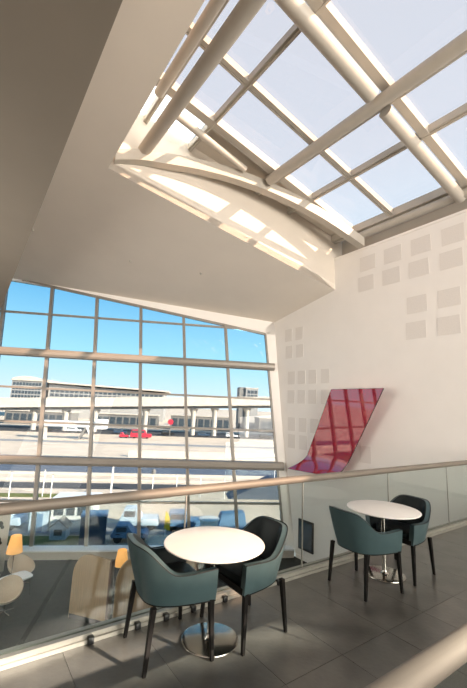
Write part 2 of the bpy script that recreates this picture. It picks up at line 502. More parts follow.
# round steel tubes slung under the glass
tube_o('steel_tube', [(3.03, -13.6, 8.63), (3.03, 8.95, 8.63)], 0.17, m_steel, skyl, 24)
tube_o('steel_tube', [(2.86, -13.6, 9.42), (2.86, 7.75, 9.42)], 0.12, m_steel, skyl, 24)
tube_o('steel_tube', [(6.62, -13.6, 8.72), (6.62, 7.9, 8.72)], 0.15, m_steel, skyl, 24)
tube_o('steel_tube', [(XW - 0.02, -13.6, 7.93), (XW - 0.02, 7.6, 7.93)], 0.13, m_steel, skyl, 24)
tube_o('steel_tube', [sp(2.9, 4.18, -0.32), sp(6.35, 4.18, -0.32)], 0.17, m_steel, skyl, 24)
tube_o('steel_tube', [sp(6.85, 4.18, -0.32), sp(XW + 0.05, 4.18, -0.32)], 0.15, m_steel, skyl, 24)
tube_o('steel_tube', [sp(2.9, 0.0, -0.32), sp(XW + 0.05, 0.0, -0.32)], 0.17, m_steel, skyl, 24)
tube_o('steel_tube', [sp(2.9, -8.3, -0.32), sp(XW + 0.05, -8.3, -0.32)], 0.17, m_steel, skyl, 24)
tube_o('steel_tube', [sp(2.9, -4.1, -0.32), sp(XW + 0.05, -4.1, -0.32)], 0.17, m_steel, skyl, 24)
tube_o('steel_tube', [(3.3, 7.95, 9.32), (5.83, 8.09, 8.84)], 0.10, m_steel, skyl, 20)
# curved edge beam in front of the well end wall
ap = [(2.342, 9.141, 8.232), (2.959, 9.003, 8.441), (3.485, 8.886, 8.527), (4.61, 8.636, 8.68), (5.848, 8.361, 8.715), (7.206, 8.059, 8.581), (8.693, 7.728, 8.256), (10.38, 7.352, 7.66)]
def spl(P, n):
    P = [Vector(p) for p in P]
    out = []
    for i in range(len(P) - 1):
        p0, p1, p2, p3 = P[max(i - 1, 0)], P[i], P[i + 1], P[min(i + 2, len(P) - 1)]
        for k in range(n):
            t = k / n
            out.append(0.5 * ((2 * p1) + (p2 - p0) * t + (2 * p0 - 5 * p1 + 4 * p2 - p3) * t * t + (3 * p1 - p0 - 3 * p2 + p3) * t ** 3))
    out.append(P[-1])
    return out
apt = spl(ap, 6)
bm = bmesh.new()
rows = []
for p in apt:
    s = Vector((0.207, 0.978, 0))
    rows.append([bm.verts.new(p + s * a + Vector((0, 0, b))) for a, b in ((-0.14, -0.17), (0.14, -0.17), (0.14, 0.15), (-0.14, 0.15))])
for i in range(len(rows) - 1):
    for k in range(4):
        bm.faces.new((rows[i][k], rows[i][(k + 1) % 4], rows[i + 1][(k + 1) % 4], rows[i + 1][k]))
bm.faces.new(rows[0]); bm.faces.new(rows[-1][::-1])
link('arched_beam', bm, m_steel, skyl, smooth=True)

# ------------------------------------------------------------------ window facade
facade = tag(empty('window_2', (0, 0, 0)), 'raked glass facade with slim mullions looking over the airfield', kind='structure')
mu = [-4.14, -2.38, -0.62, 1.145, 2.905, 4.655, 6.405, 8.11]
def head(u):                    # window head line
    return 6.57 + (u + 1.78) * (5.03 - 6.57) / (8.11 + 1.78) if u > -1.78 else 6.57
tz = [-3.05, -1.62, -0.27, 1.03, 2.27, 3.60, 5.2]
for i in range(len(mu) - 1):
    u0, u1 = mu[i] + 0.03, mu[i + 1] - 0.03
    for j in range(len(tz)):
        z0 = tz[j] + 0.02
        za = min(tz[j + 1] - 0.02, head(u0) - 0.03) if j + 1 < len(tz) else head(u0) - 0.03
        zb = min(tz[j + 1] - 0.02, head(u1) - 0.03) if j + 1 < len(tz) else head(u1) - 0.03
        if za <= z0 + 0.05 : continue
        zb = max(zb, z0 + 0.01)
        slab_o('glass_pane', [fac(u0, z0, 0.06), fac(u1, z0, 0.06), fac(u1, zb, 0.06), fac(u0, za, 0.06)], NM * 0.012, g_fac, facade)
for u in mu:
    w = 0.115 if u < 8 else 0.06
    beam_o('mullion', fac(u, -3.3, 0.06), fac(u, head(u), 0.06), w, 0.16, m_alu, facade, up=tuple(NM))
for z in tz:
    ue = mu[-1]
    if z > 5.03: ue = -1.78 + (6.57 - z) / (1.54 / 9.89)
    if z in (-0.27, 3.60):
        a, b = fac(mu[0], z, -0.10), fac(mu[-1] + 0.22, z, -0.10)
        bm = bmesh.new()
        # deep horizontal wind beam with rounded nose
        prof = [(-0.14, -0.05), (-0.10, -0.13), (0.0, -0.155), (0.14, -0.155), (0.14, 0.155), (0.0, 0.155), (-0.10, 0.13), (-0.14, 0.05)]
        ra = [bm.verts.new(a + NM * p + Vector((0, 0, q))) for p, q in prof]
        rb = [bm.verts.new(b + NM * p + Vector((0, 0, q))) for p, q in prof]
        for k in range(8):
            bm.faces.new((ra[k], ra[(k + 1) % 8], rb[(k + 1) % 8], rb[k]))
        bm.faces.new(ra); bm.faces.new(rb[::-1])
        link('wind_beam', bm, m_beam, facade)
    else:
        beam_o('transom', fac(mu[0], z, 0.06), fac(ue, z, 0.06), 0.10, 0.075, m_alu, facade)
beam_o('head_rail', fac(-1.78, 6.57, 0.06), fac(8.11, 5.03, 0.06), 0.14, 0.09, m_alu, facade)
# plaster head above the window and reveal at the right wall
us = [-4.14, -1.78] + [-1.78 + 9.89 * k / 8 for k in range(1, 9)] + [uR + 0.4]
bm = bmesh.new()
for i in range(len(us) - 1):
    a, b = us[i], us[i + 1]
    slab(bm, [fac(a, head(a) - 0.01), fac(b, head(min(b, 8.11)) - 0.01), fac(b, fac_ceil(b) + 0.15), fac(a, fac_ceil(a) + 0.15)], NM * 0.18)
tag(link('wall_window_head', bm, m_wall, kind='structure'), 'cream plaster strip between window head and sloping ceiling')
bm = bmesh.new()
slab(bm, [fac(8.15, -3.3), fac(fac_at_x(XW, -3.3) + 0.3, -3.3), fac(fac_at_x(XW, 5.6) + 0.3, 5.9), fac(8.15, 5.3)], NM * 0.18)
tag(link('wall_window_reveal', bm, m_wall, kind='structure'), 'narrow cream plaster strip between window and right wall')
# sill along the foot of the window
bm = bmesh.new()
a, b = fac(-4.5, -3.05), fac(fac_at_x(XW, -3.05), -3.05)
slab(bm, [a + NM * 0.12, b + NM * 0.12, b - NM * 0.38, a - NM * 0.38], (0, 0, 0.05))
tag(link('trim_2', bm, m_sill, kind='structure'), 'white ledge along the foot of the window')
bm = bmesh.new()
a, b = fac(-4.5, ZL), fac(fac_at_x(XW, ZL), ZL)
slab(bm, [a - NM * 0.30, b - NM * 0.30, b + NM * 0.2, a + NM * 0.2], (0, 0, 0.26))
tag(link('wall_window_plinth', bm, m_sign, kind='structure'), 'low beige plinth wall under the window ledge')
# outer wall below and roof edge beyond the facade, casting the building's shade
bm = bmesh.new()
a, b = fac(-30, ZL), fac(40, ZL)
slab(bm, [a + NM * 0.2, b + NM * 0.2, b + NM * 0.2 + V(0, 0, -6), a + NM * 0.2 + V(0, 0, -6)], NM * 0.3)
tag(link('wall_outer_base', bm, m_conc, kind='structure'), 'pale outer wall of the terminal below the lounge')
bm = bmesh.new()
a, b = fac(uR + 0.45, ZL), fac(40, ZL)
slab(bm, [a, b, b + D * 9.0, a + D * 9.0], NM * 0.2)
a, b = fac(-30, ZL), fac(-4.3, ZL)
slab(bm, [a, b, b + D * 9.0, a + D * 9.0], NM * 0.2)
tag(link('wall_outer_facade', bm, m_conc, kind='structure'), 'outer terminal wall continuing on both sides of the window')

# ------------------------------------------------------------------ glass balustrades
def balustrade(name, y, x0, x1, joints, label, clampx):
    r = empty(name, (0, 0, 0))
    hr = tube_o('handrail', [(x0, y, 1.042), (x1, y, 1.042)], 0.042, m_brush, r, 20)
    js = [x0] + joints + [x1]
    for k in range(len(js) - 1):
        bxo('glass_panel', js[k] + 0.006, js[k + 1] - 0.006, y - 0.008, y + 0.008, 0.03, 1.01, g_rail, r)
    for j in joints:
        bxo('joint_seal', j - 0.0055, j + 0.0055, y - 0.007, y + 0.007, 0.05, 1.01, m_alu, r)
    bm = bmesh.new()
    box(bm, x0, x1, y - 0.055, y - 0.012, 0.001, 0.065)
    box(bm, x0, x1, y + 0.012, y + 0.055, 0.001, 0.065)
    box(bm, x0, x1, y - 0.075, y - 0.055, 0.001, 0.03)
    link('base_channel', bm, m_shoe, r)
    for x_ in (x0, x1):
        bm = bmesh.new(); tube(bm, [(x_ - 0.012, y, 1.042), (x_ + 0.012, y, 1.042)], 0.044, 20)
        link('end_cap', bm, m_alu, hr, smooth=True)
    for cx in clampx:
        bxo('clamp', cx - 0.022, cx + 0.022, y - 0.10, y - 0.05, 0.001, 0.05, m_black, r, 0.004)
    return tag(r, label, 'railing')
balustrade('glass_balustrade', 3.30, -3.0, XW - 0.015, [0.1, 1.85, 3.43, 5.20, 6.97, 8.75], 'glass balustrade with round steel handrail along the gallery edge behind the tables',
           [0.4, 1.04, 1.42, 1.68, 1.95, 2.3, 3.0])
balustrade('glass_balustrade', 0.72, 0.2, 9.5, [1.62, 3.3, 5.0, 6.7], 'near steel handrail and glass crossing the bottom right corner', [])

# ------------------------------------------------------------------ tables
def make_table():
    r = empty('cafe_table')
    bm = bmesh.new()
    lathe(bm, [(0.0, 0.712), (0.30, 0.712), (0.40, 0.714), (0.416, 0.719), (0.420, 0.725), (0.417, 0.731), (0.41, 0.733), (0.0, 0.733)], 72)
    link('table_top', bm, m_top, r, smooth=True)
    bm = bmesh.new()
    lathe(bm, [(0.0, 0.014), (0.05, 0.014), (0.032, 0.03), (0.026, 0.06), (0.026, 0.69), (0.09, 0.70), (0.09, 0.712)], 28)
    link('pole', bm, m_chrome, r, smooth=True)
    bm = bmesh.new()
    lathe(bm, [(0.0, 0.001), (0.224, 0.001), (0.231, 0.005), (0.229, 0.010), (0.217, 0.013), (0.0, 0.016)], 64)
    link('base', bm, m_chrome, r, smooth=True)
    return r
tb = make_table()
tb.location = (1.86, 2.79, 0)
tag(tb, 'round white cafe table on steel base nearest the camera', 'table', 'round cafe tables')
tb2 = copy_tree(tb)
tb2.location = (4.28, 2.79, 0)
tag(tb2, 'round white cafe table farther off, in front of the red wall panel', 'table', 'round cafe tables')

# ------------------------------------------------------------------ chairs
def sm(a, b, x):
    t = min(1, max(0, (x - a) / (b - a)))
    return t * t * (3 - 2 * t)
def make_chair():
    r = empty('tub_chair')
    NU, NK = 56, 10
    ex = 2 / 3.3
    def ring(phi, k, inset):
        c, s = cos(phi), sin(phi)
        cxx = (abs(c) ** ex) * (1 if c >= 0 else -1)
        v = abs(s) ** ex
        yf = 0.238
        yr = -0.255 - 0.115 * k
        wf, wb = 0.305 + 0.022 * k, 0.262 + 0.045 * k
        y = yf - v * (yf - inset - yr) if inset else yf - v * (yf - yr)
        if inset: y = yf - v * (yf - yr - inset)
        w = wf + (wb - wf) * v - inset
        zt = 0.625 + 0.185 * sm(0.52, 1.0, v) - 0.012 * sm(0.0, 0.4, v) * (1 - sm(0.4, 0.7, v))
        return cxx * w, y, v, zt
    phis = [pi * i / NU for i in range(NU + 1)]
    # outer shell
    bm = bmesh.new()
    grid = []
    for ph in phis:
        row = []
        _, _, v0, zt = ring(ph, 1, 0)
        for j in range(NK + 1):
            k = j / NK
            x_, y_, v, _ = ring(ph, k, 0)
            bulge = 0.012 * sin(pi * k)
            z_ = 0.405 + k * (zt - 0.405)
            row.append(bm.verts.new((x_ * (1 + bulge), y_ - bulge * v * 0.3, z_)))
        # rim top inwards
        x_, y_, v, _ = ring(ph, 1, 0.046)
        row.append(bm.verts.new((x_, y_, zt + 0.006)))
        grid.append(row)
    for i in range(NU):
        for j in range(NK + 1):
            bm.faces.new((grid[i][j], grid[i + 1][j], grid[i + 1][j + 1], grid[i][j + 1]))
    bm.faces.new([g[0] for g in grid])
    # front arm ends
    for i in (0, NU):
        x0, y0, _, zt = ring(phis[i], 1, 0)
        inn = []
        for j in range(NK + 1):
            k = j / NK
            x_, y_, _, _ = ring(phis[i], k, 0.055)
            inn.append(bm.verts.new((x_, 0.234, 0.405 + k * (zt - 0.405))))
        for j in range(NK):
            bm.faces.new((grid[i][j], grid[i][j + 1], inn[j + 1], inn[j]))
    shell_o = link('shell', bm, m_teal, r, smooth=True)
    # dark inner lining
    bm = bmesh.new()
    grid = []
    for ph in phis:
        row = []
        _, _, v0, zt = ring(ph, 1, 0)
        for k, ins in ((1.0, 0.044), (0.985, 0.052), (0.93, 0.058), (0.7, 0.06), (0.4, 0.06), (0.15, 0.056)):
            x_, y_, v, _ = ring(ph, k, ins)
            row.append(bm.verts.new((x_, y_ if v > 0.02 else 0.236, 0.405 + k * (zt + (0.006 if k == 1 else 0) - 0.405))))
        grid.append(row)
    for i in range(NU):
        for j in range(5):
            bm.faces.new((grid[i][j], grid[i + 1][j], grid[i + 1][j + 1], grid[i][j + 1]))
    lin = link('lining', bm, m_inner, r, smooth=True)
    # seat cushion
    bm = bmesh.new()
    rings = []
    for z_, s_ in ((0.43, 0.985), (0.445, 1.0), (0.485, 1.0), (0.502, 0.975), (0.508, 0.9), (0.512, 0.0)):
        rg = []
        for q in range(48):
            a = 2 * pi * q / 48
            c, s = cos(a), sin(a)
            px = (abs(c) ** 0.42) * (1 if c > 0 else -1) * (0.225 + 0.02 * s) * max(s_, 0.01)
            py = 0.01 + (abs(s) ** 0.42) * (1 if s > 0 else -1) * 0.21 * max(s_, 0.01)
            rg.append(bm.verts.new((px, py, z_)))
        rings.append(rg)
    for i in range(len(rings) - 1):
        for q in range(48):
            bm.faces.new((rings[i][q], rings[i][(q + 1) % 48], rings[i + 1][(q + 1) % 48], rings[i + 1][q]))
    bm.faces.new(rings[0][::-1]); bm.faces.new(rings[-1])
    link('seat', bm, m_inner, r, smooth=True)
    # stitched piping along rim and lower edge
    pts = []
    for ph in phis:
        x_, y_, v, zt = ring(ph, 1, 0.004)
        pts.append((x_, y_, zt + 0.003))
    tube_o('piping', pts, 0.0045, m_inner, shell_o, 6)
    pts = []
    for ph in phis:
        x_, y_, v, zt = ring(ph, 0, 0.004)
        pts.append((x_, y_, 0.404))
    bm = bmesh.new()
    tube(bm, pts, 0.007, 6)
    box(bm, -0.30, 0.30, 0.222, 0.236, 0.398, 0.45)
    link('seat_rail', bm, m_leg, r, smooth=True)
    # legs
    for sx in (-1, 1):
        for (fx, fy, tx_, ty_) in ((0.305, 0.230, 0.285, 0.208), (0.25, -0.265, 0.235, -0.225)):
            bm = bmesh.new()
            a = 0.013; b = 0.020
            cb = V(sx * fx, fy, 0.0); ct = V(sx * tx_, ty_, 0.415)
            hexa(bm, [cb + V(-a, -a, 0), cb + V(a, -a, 0), cb + V(a, a, 0), cb + V(-a, a, 0), ct + V(-b, -b, 0), ct + V(b, -b, 0), ct + V(b, b, 0), ct + V(-b, b, 0)])
            bmesh.ops.bevel(bm, geom=bm.edges[:], offset=0.003, segments=1, affect='EDGES')
            link('leg', bm, m_leg, r)
    return r
ch = make_chair()
spots = [((1.535, 2.89), -95, 'teal leather tub chair at the left of the nearest round table'),
         ((2.20, 2.80), 90, 'teal leather tub chair at the right of the nearest round table'),
         ((3.81, 2.74), -95, 'teal leather tub chair at the left of the farther round table'),
         ((4.555, 2.74), 88, 'teal leather tub chair at the right of the farther round table')]
chairs = [ch] + [copy_tree(ch) for _ in range(3)]
for o, (p, a, lb) in zip(chairs, spots):
    o.location = (p[0], p[1], 0.0005)
    o.rotation_euler = (0, 0, radians(a))
    tag(o, lb, 'chair', 'teal tub chairs')

# ------------------------------------------------------------------ red lacquer panel on the wall
RO = Vector((XW, 8.5, -0.1))
rp = empty('wall_panel', RO)
NS, NT = 26, 10
def redpt(s, t, back):          # s: 0 foot .. 1 top, t: 0 far edge .. 1 near edge (stands off the wall)
    q = max(0.0, (0.20 - s) / 0.20)
    yl = 8.64 + (1 - s) * 1.34 + 0.42 * q ** 1.7
    yr = 6.42 + (1 - s) * 1.58 + 0.12 * q ** 1.7
    zl = -0.25 + 2.87 * s
    yl *= 1 - 0.030 * s
    zr = -0.17 + 2.77 * s
    yr *= 1 - 0.030 * s
    out = 0.05 + 0.32 * t + 0.30 * (1 - 0.6 * t) * q ** 2 + 0.30 * s
    return V(XW - out - (0 if back else 0.03), yl + (yr - yl) * t, zl + (zr - zl) * t) - RO
bm = bmesh.new()
rf = [[bm.verts.new(redpt(i / NS, k / NT, False)) for k in range(NT + 1)] for i in range(NS + 1)]
rb = [[bm.verts.new(redpt(i / NS, k / NT, True)) for k in range(NT + 1)] for i in range(NS + 1)]
for i in range(NS):
    for k in range(NT):
        bm.faces.new((rf[i][k], rf[i][k + 1], rf[i + 1][k + 1], rf[i + 1][k]))
        bm.faces.new((rb[i][k], rb[i + 1][k], rb[i + 1][k + 1], rb[i][k + 1]))
link('lacquer_sheet', bm, m_red, rp, smooth=True)
bm = bmesh.new()
for t, dy in ((0.0, 0.012), (1.0, -0.012)):
    for i in range(NS):
        a, b = i / NS, (i + 1) / NS
        slab(bm, [redpt(a, t, False), redpt(a, t, True), redpt(b, t, True), redpt(b, t, False)], (0, dy, 0))
for s_ in (0.0, 1.0):
    slab(bm, [redpt(s_, 0, False), redpt(s_, 0, True), redpt(s_, 1, True), redpt(s_, 1, False)], (0, 0, 0.008 if s_ else -0.008))
link('edge_band', bm, m_rededge, rp)
for s_, t in ((0.35, 0.3), (0.75, 0.3)):
    p = redpt(s_, t, True)
    bxo('wall_bracket', p.x, -0.001, p.y - 0.05, p.y + 0.05, p.z - 0.05, p.z + 0.05, m_black, rp)
tag(rp, 'glossy red slanted lacquer panel with curled foot mounted on the cream wall', 'wall panel')

# black screen low on the wall
sc = empty('wall_screen', (XW, 10.0, -2.9))
s1 = bxo('screen_housing', -0.06, -0.002, -0.55, 0.15, -0.05, 0.95, m_black, sc, 0.01)
s2 = bxo('display', -0.066, -0.06, -0.50, 0.10, 0.02, 0.88, m_win, s1)
tag(sc, 'black display screen mounted low on the right wall below the gallery', 'screen')

# ------------------------------------------------------------------ lounge below
def make_lounge_chair():
    r = empty('lounge_chair')
    bm = bmesh.new(); bm2 = bmesh.new()
    n, mrow = 36, 9
    def pt(a, k, ins):
        # bucket shell: low front, high back
        rx, ry = 0.40 - ins, 0.38 - ins
        hb = 0.5 - 0.5 * sin(a)      # 1 at back (-y), 0 at front
        top = 0.42 + 0.36 * hb ** 1.3
        rr = sin(0.5 * pi * k) ** 0.8 if k > 0 else 0.0
        z = 0.30 + ins + (top - 0.30 - ins) * (1 - cos(0.5 * pi * k))
        return V(rx * rr * cos(a), ry * rr * sin(a) - 0.10 * k * hb, z)
    for b_, ins in ((bm, 0.0), (bm2, 0.03)):
        rings = []
        for j in range(1, mrow + 1):
            rings.append([b_.verts.new(pt(2 * pi * i / n, j / mrow, ins)) for i in range(n)])
        for j in range(mrow - 1):
            for i in range(n):
                b_.faces.new((rings[j][i], rings[j][(i + 1) % n], rings[j + 1][(i + 1) % n], rings[j + 1][i]))
        b_.faces.new(rings[0][::-1])
    # rim
    rim0 = [bm.verts.new(pt(2 * pi * i / n, 1.0, 0.0)) for i in range(n)]
    rim1 = [bm.verts.new(pt(2 * pi * i / n, 1.0, 0.032) + V(0, 0, 0.004)) for i in range(n)]
    for i in range(n):
        bm.faces.new((rim0[i], rim0[(i + 1) % n], rim1[(i + 1) % n], rim1[i]))
    bmesh.ops.remove_doubles(bm, verts=bm.verts[:], dist=0.0005)
    link('shell', bm, m_shell, r, smooth=True)
    link('upholstery', bm2, m_fabric, r, smooth=True)
    bm = bmesh.new()
    tube(bm, [(0, 0, 0.02), (0, 0, 0.32)], 0.022, 12)
    link('stem', bm, m_chrome, r, smooth=True)
    for k in range(4):
        a = pi / 4 + k * pi / 2
        tube_o('foot', [(0, 0, 0.05), (0.28 * cos(a), 0.28 * sin(a), 0.012)], 0.012, m_chrome, r, 8)
    return r
lc = make_lounge_chair()
lspots = [((1.45, 11.25), 160, 'beige shell lounge chair in front of the small white table'),
          ((1.95, 12.72), 205, 'beige shell lounge chair behind the small white table by the window ledge'),
          ((1.02, 13.2), 150, 'beige shell lounge chair cut by the left edge beside the lamp')]
lcs = [lc, copy_tree(lc), copy_tree(lc)]
for o, (p, a, lb) in zip(lcs, lspots):
    o.location = (p[0], p[1], ZL + 0.001)
    o.scale = (0.88, 0.88, 0.88)
    o.rotation_euler = (0, 0, radians(a))
    tag(o, lb, 'lounge chair', 'shell lounge chairs')
st = empty('side_table', (1.74, 12.0, ZL + 0.001), radians(20))
bm = bmesh.new()
rg = []
for z_, s_ in ((0.445, 0.98), (0.455, 1.0), (0.475, 1.0), (0.48, 0.985)):
    ring_ = []
    for q in range(40):
        a = 2 * pi * q / 40
        c, s = cos(a), sin(a)
        ring_.append(bm.verts.new(((abs(c) ** 0.45) * (1 if c > 0 else -1) * 0.36 * s_, (abs(s) ** 0.45) * (1 if s > 0 else -1) * 0.27 * s_, z_)))
    rg.append(ring_)
for i in range(3):
    for q in range(40):
        bm.faces.new((rg[i][q], rg[i][(q + 1) % 40], rg[i + 1][(q + 1) % 40], rg[i + 1][q]))
bm.faces.new(rg[0][::-1]); bm.faces.new(rg[-1])
link('table_top', bm, m_sill, st, smooth=True)
for sx in (-1, 1):
    for sy in (-1, 1):
        tube_o('leg', [(sx * 0.30, sy * 0.21, 0), (sx * 0.26, sy * 0.18, 0.446)], 0.011, m_chrome, st, 8)
tag(st, 'small white side table between the beige lounge chairs', 'table')
def make_lamp(name, loc, h, label):
    r = empty(name, loc)
    bm = bmesh.new()
    lathe(bm, [(0.0, 0.0), (0.10, 0.0), (0.10, 0.012), (0.02, 0.02), (0.009, 0.03), (0.009, h), (0.0, h)], 24)
    link('stand', bm, m_chrome, r, smooth=True)
    bm = bmesh.new()
    n = 28
    r0 = [bm.verts.new((0.20 * cos(2 * pi * k / n), 0.20 * sin(2 * pi * k / n), h - 0.06)) for k in range(n)]
    r1 = [bm.verts.new((0.13 * cos(2 * pi * k / n), 0.13 * sin(2 * pi * k / n), h + 0.36)) for k in range(n)]
    for k in range(n):
        bm.faces.new((r0[k], r0[(k + 1) % n], r1[(k + 1) % n], r1[k]))
    sh = link('lamp_shade', bm, m_shade, r, smooth=True)
    md = sh.modifiers.new('thick', 'SOLIDIFY'); md.thickness = 0.004
    bm = bmesh.new()
    bmesh.ops.create_uvsphere(bm, u_segments=12, v_segments=8, radius=0.035, matrix=Matrix.Translation((0, 0, h + 0.04)))
    link('bulb', bm, mat('warm_bulb', (1, 0.8, 0.5), 0.5, emit=(1, 0.62, 0.28), estr=14), r, smooth=True)
    tag(r, label, 'lamp', 'orange lounge lamps')
    return r
make_lamp('table_lamp', (1.62, 12.08, ZL + 0.482), 0.66, 'lit orange shaded lamp on the small white side table')
make_lamp('floor_lamp', (4.40, 11.5, ZL + 0.001), 0.50, 'lit orange shaded lamp behind the arched wooden screens')

# arched high screens (booth backs)
def screen(loc, rz, w, h, label, lean=0.0):
    r = empty('arched_screen', loc, rz)
    n = 14
    pts = [(-w / 2, 0)]
    rad = 0.42
    for k in range(n + 1):
        a = pi - (pi / 2) * k / n
        pts.append((-w / 2 + rad + rad * cos(a), h - rad * 1.25 + rad * 1.25 * sin(a)))
    pts += [(w / 2, h - 0.04), (w / 2, 0)]
    bm = bmesh.new()
    slab(bm, [V(x, 0, z) for x, z in pts], (0, 0.05, 0))
    link('curved_panel', bm, m_wood, r)
    bxo('edge_post', w / 2 + 0.001, w / 2 + 0.06, -0.02, 0.12, 0.0, h - 0.06, m_walnut, r, 0.008)
    bxo('plinth', -w / 2 + 0.02, w / 2 - 0.02, -0.012, 0.0, 0.0, 0.10, m_dark, r)
    bxo('seat_bench', -w / 2 + 0.10, w / 2 - 0.42, 0.051, 0.45, 0.05, 0.44, m_fabric, r, 0.03)
    return tag(r, label, 'screen', 'arched wooden screens')
pA = V(2.70, 10.28, ZL); pB = V(3.36, 9.44, ZL)
angs = math.atan2(pB.y - pA.y, pB.x - pA.x)
mid = (pA + pB) / 2
screen((mid.x, mid.y, ZL + 0.008), angs, 1.02, 1.46, 'pale arched wooden screen standing nearest the lounge chairs')
screen((3.93, 9.24, ZL + 0.008), radians(-12), 0.92, 1.46, 'pale arched wooden screen in the middle of the row')
screen((4.97, 9.0, ZL + 0.008), radians(-12), 0.92, 1.46, 'pale arched wooden screen farthest right in the row')
# sign board at the left
sg = empty('sign_board', (1.17, 13.72, ZL + 0.001), radians(-20))
bxo('board', -0.45, 0.45, -0.02, 0.02, 0.10, 1.75, m_sign, sg, 0.006)
for k, zz in enumerate((1.42, 0.98)):
    bm = bmesh.new()
    bmesh.ops.create_circle(bm, cap_ends=True, radius=0.085, segments=24, matrix=Matrix.Translation((0.20, -0.024, zz)) @ Matrix.Rotation(pi / 2, 4, 'X'))
    bmesh.ops.create_circle(bm, cap_ends=True, radius=0.05, segments=24, matrix=Matrix.Translation((0.27, -0.0245, zz - 0.09)) @ Matrix.Rotation(pi / 2, 4, 'X'))
    link('pictogram', bm, m_black, sg)
bxo('foot', -0.40, 0.40, -0.15, 0.15, 0.0, 0.10, m_alu, sg)
tag(sg, 'beige sign board with black pictograms at the left edge', 'sign')

# ------------------------------------------------------------------ outdoors
ZG = -9.0
def G(u, w, z=ZG): return NM * w + T * u + V(0, 0, z)
bm = bmesh.new()
slab(bm, [G(-1500, 14.9, ZG), G(1500, 14.9, ZG), G(1500, 2400, ZG), G(-1500, 2400, ZG)], (0, 0, -0.5))
ground = tag(link('ground', bm, m_ground, kind='structure'), 'pale sunlit concrete apron outside the window')
def strip(name, w0, w1, m, label, h, u0=-160, u1=160):
    bm = bmesh.new()
    slab(bm, [G(u0, w0, ZG), G(u1, w0, ZG), G(u1, w1, ZG), G(u0, w1, ZG)], (0, 0, h))
    return tag(link(name, bm, m, kind='structure'), label)
strip('road_near', 34.3, 37.6, m_road2, 'service road in the shade close to the window', 0.02)
strip('grass_verge', 30.0, 34.0, m_grass, 'strip of dry green grass beside the service road', 0.03, -60, -7.2)
strip('road_middle', 51.4, 55.0, m_road, 'dark asphalt road across the apron', 0.02)
strip('grass_far', 46.8, 48.6, m_grass, 'thin green verge before the dark road', 0.02, -80, -9)
strip('road_far', 63.2, 69.5, m_slate, 'slate blue road beyond the low wall', 0.02)
strip('wall_low', 60.6, 61.1, m_conc, 'low pale concrete wall along the far road', 0.35)
strip('wall_kerb', 56.4, 56.8, m_conc, 'pale concrete kerb wall behind the dark road', 0.3)
strip('wall_bank', 82.0, 82.6, m_conc, 'low sunlit concrete bank on the apron', 1.4, -10, 160)
strip('road_apron', 106, 111, m_road2, 'pale taxi lane across the apron', 0.02)
strip('road_viaduct', 138, 165, m_road, 'shaded road under the viaduct', 0.02)

def out_empty(name, u, w, z=ZG, rz=0.0):
    p = G(u, w, z)
    return empty(name, p, math.atan2(T.y, T.x) + rz)

# viaduct on round piers
va = out_empty('viaduct', 0, 150)
def vtop(u): return 14.25 + 0.0517 * u
L0, L1_ = -150, 150
bm = bmesh.new(); bm2 = bmesh.new(); bm3 = bmesh.new()
segs = 24
for i in range(segs):
    a = L0 + (L1_ - L0) * i / segs; b = L0 + (L1_ - L0) * (i + 1) / segs
    za, zb = vtop(a), vtop(b)
    def pr_(b_, y0, y1, d0, d1):
        hexa(b_, [(a, y0, za + d0), (b, y0, zb + d0), (b, y1, zb + d0), (a, y1, za + d0), (a, y0, za + d1), (b, y0, zb + d1), (b, y1, zb + d1), (a, y1, za + d1)])
    pr_(bm2, -6.4, -6.0, -3.4, 0.0)
    pr_(bm2, 6.0, 6.4, -2.0, 0.0)
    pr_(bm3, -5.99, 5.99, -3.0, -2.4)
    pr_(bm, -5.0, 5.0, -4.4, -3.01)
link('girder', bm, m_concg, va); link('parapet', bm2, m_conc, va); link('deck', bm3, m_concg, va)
for u in (-71, -52.7, -41.8, -31.3, -12.9, 5.2, 13.5, 26.3, 40, 55):
    bm = bmesh.new()
    h = vtop(u) - 4.4
    lathe(bm, [(0.95, 0), (0.95, h - 1.6), (1.7, h - 0.3), (1.7, h)], 18, (u, -2.5, 0))
    link('pier', bm, m_conc, va, smooth=True)
tag(va, 'long pale concrete road viaduct on round piers across the airfield', 'viaduct')

# far terminal buildings; every window its own object
def windows_grid(parent, x0, x1, z0, z1, nx, nz, y, m=m_win):
    dx = (x1 - x0) / nx; dz = (z1 - z0) / nz
    bm = bmesh.new(); box(bm, 0.12 * dx, 0.88 * dx, y - 0.15, y, 0.15 * dz, 0.85 * dz)
    w0 = link('window', bm, m, parent)
    f = True
    for i in range(nx):
        for j in range(nz):
            o = w0 if f else w0.copy()
            if not f: COL.objects.link(o)
            f = False
            o.location = (x0 + i * dx, 0, z0 + j * dz)
tm = out_empty('terminal_building', -87, 250)
bxo('wall', -18.2, 0, 0, 40, 0, 22.3, m_clad, tm)
windows_grid(tm, -17.6, -0.6, 6, 21.6, 9, 6, 0.0)
bm = bmesh.new()
pts = [V(-9.1 - 9.6 * cos(pi * k / 16), 0, 22.3 + 2.8 * sin(pi * k / 16)) for k in range(17)]
slab(bm, [p + V(0, -1, 0) for p in pts], (0, 42, 0))
link('roof', bm, m_conc, tm)
tag(tm, 'grey glazed terminal building with a low curved roof beyond the viaduct', 'building')
tw = out_empty('terminal_wing', -86, 256)
bm = bmesh.new()
hexa(bm, [(1, 0, 0), (75, 0, 0), (75, 40, 0), (1, 40, 0), (1, 0, 21.0), (75, 0, 18.8), (75, 40, 18.8), (1, 40, 21.0)])
link('wall', bm, m_clad, tw)
bm = bmesh.new()
hexa(bm, [(0, -3, 21.9), (78, -3, 19.6), (78, 41, 19.6), (0, 41, 21.9), (0, -3, 22.9), (78, -3, 20.4), (78, 41, 20.4), (0, 41, 22.9)])
link('roof', bm, m_conc, tw)
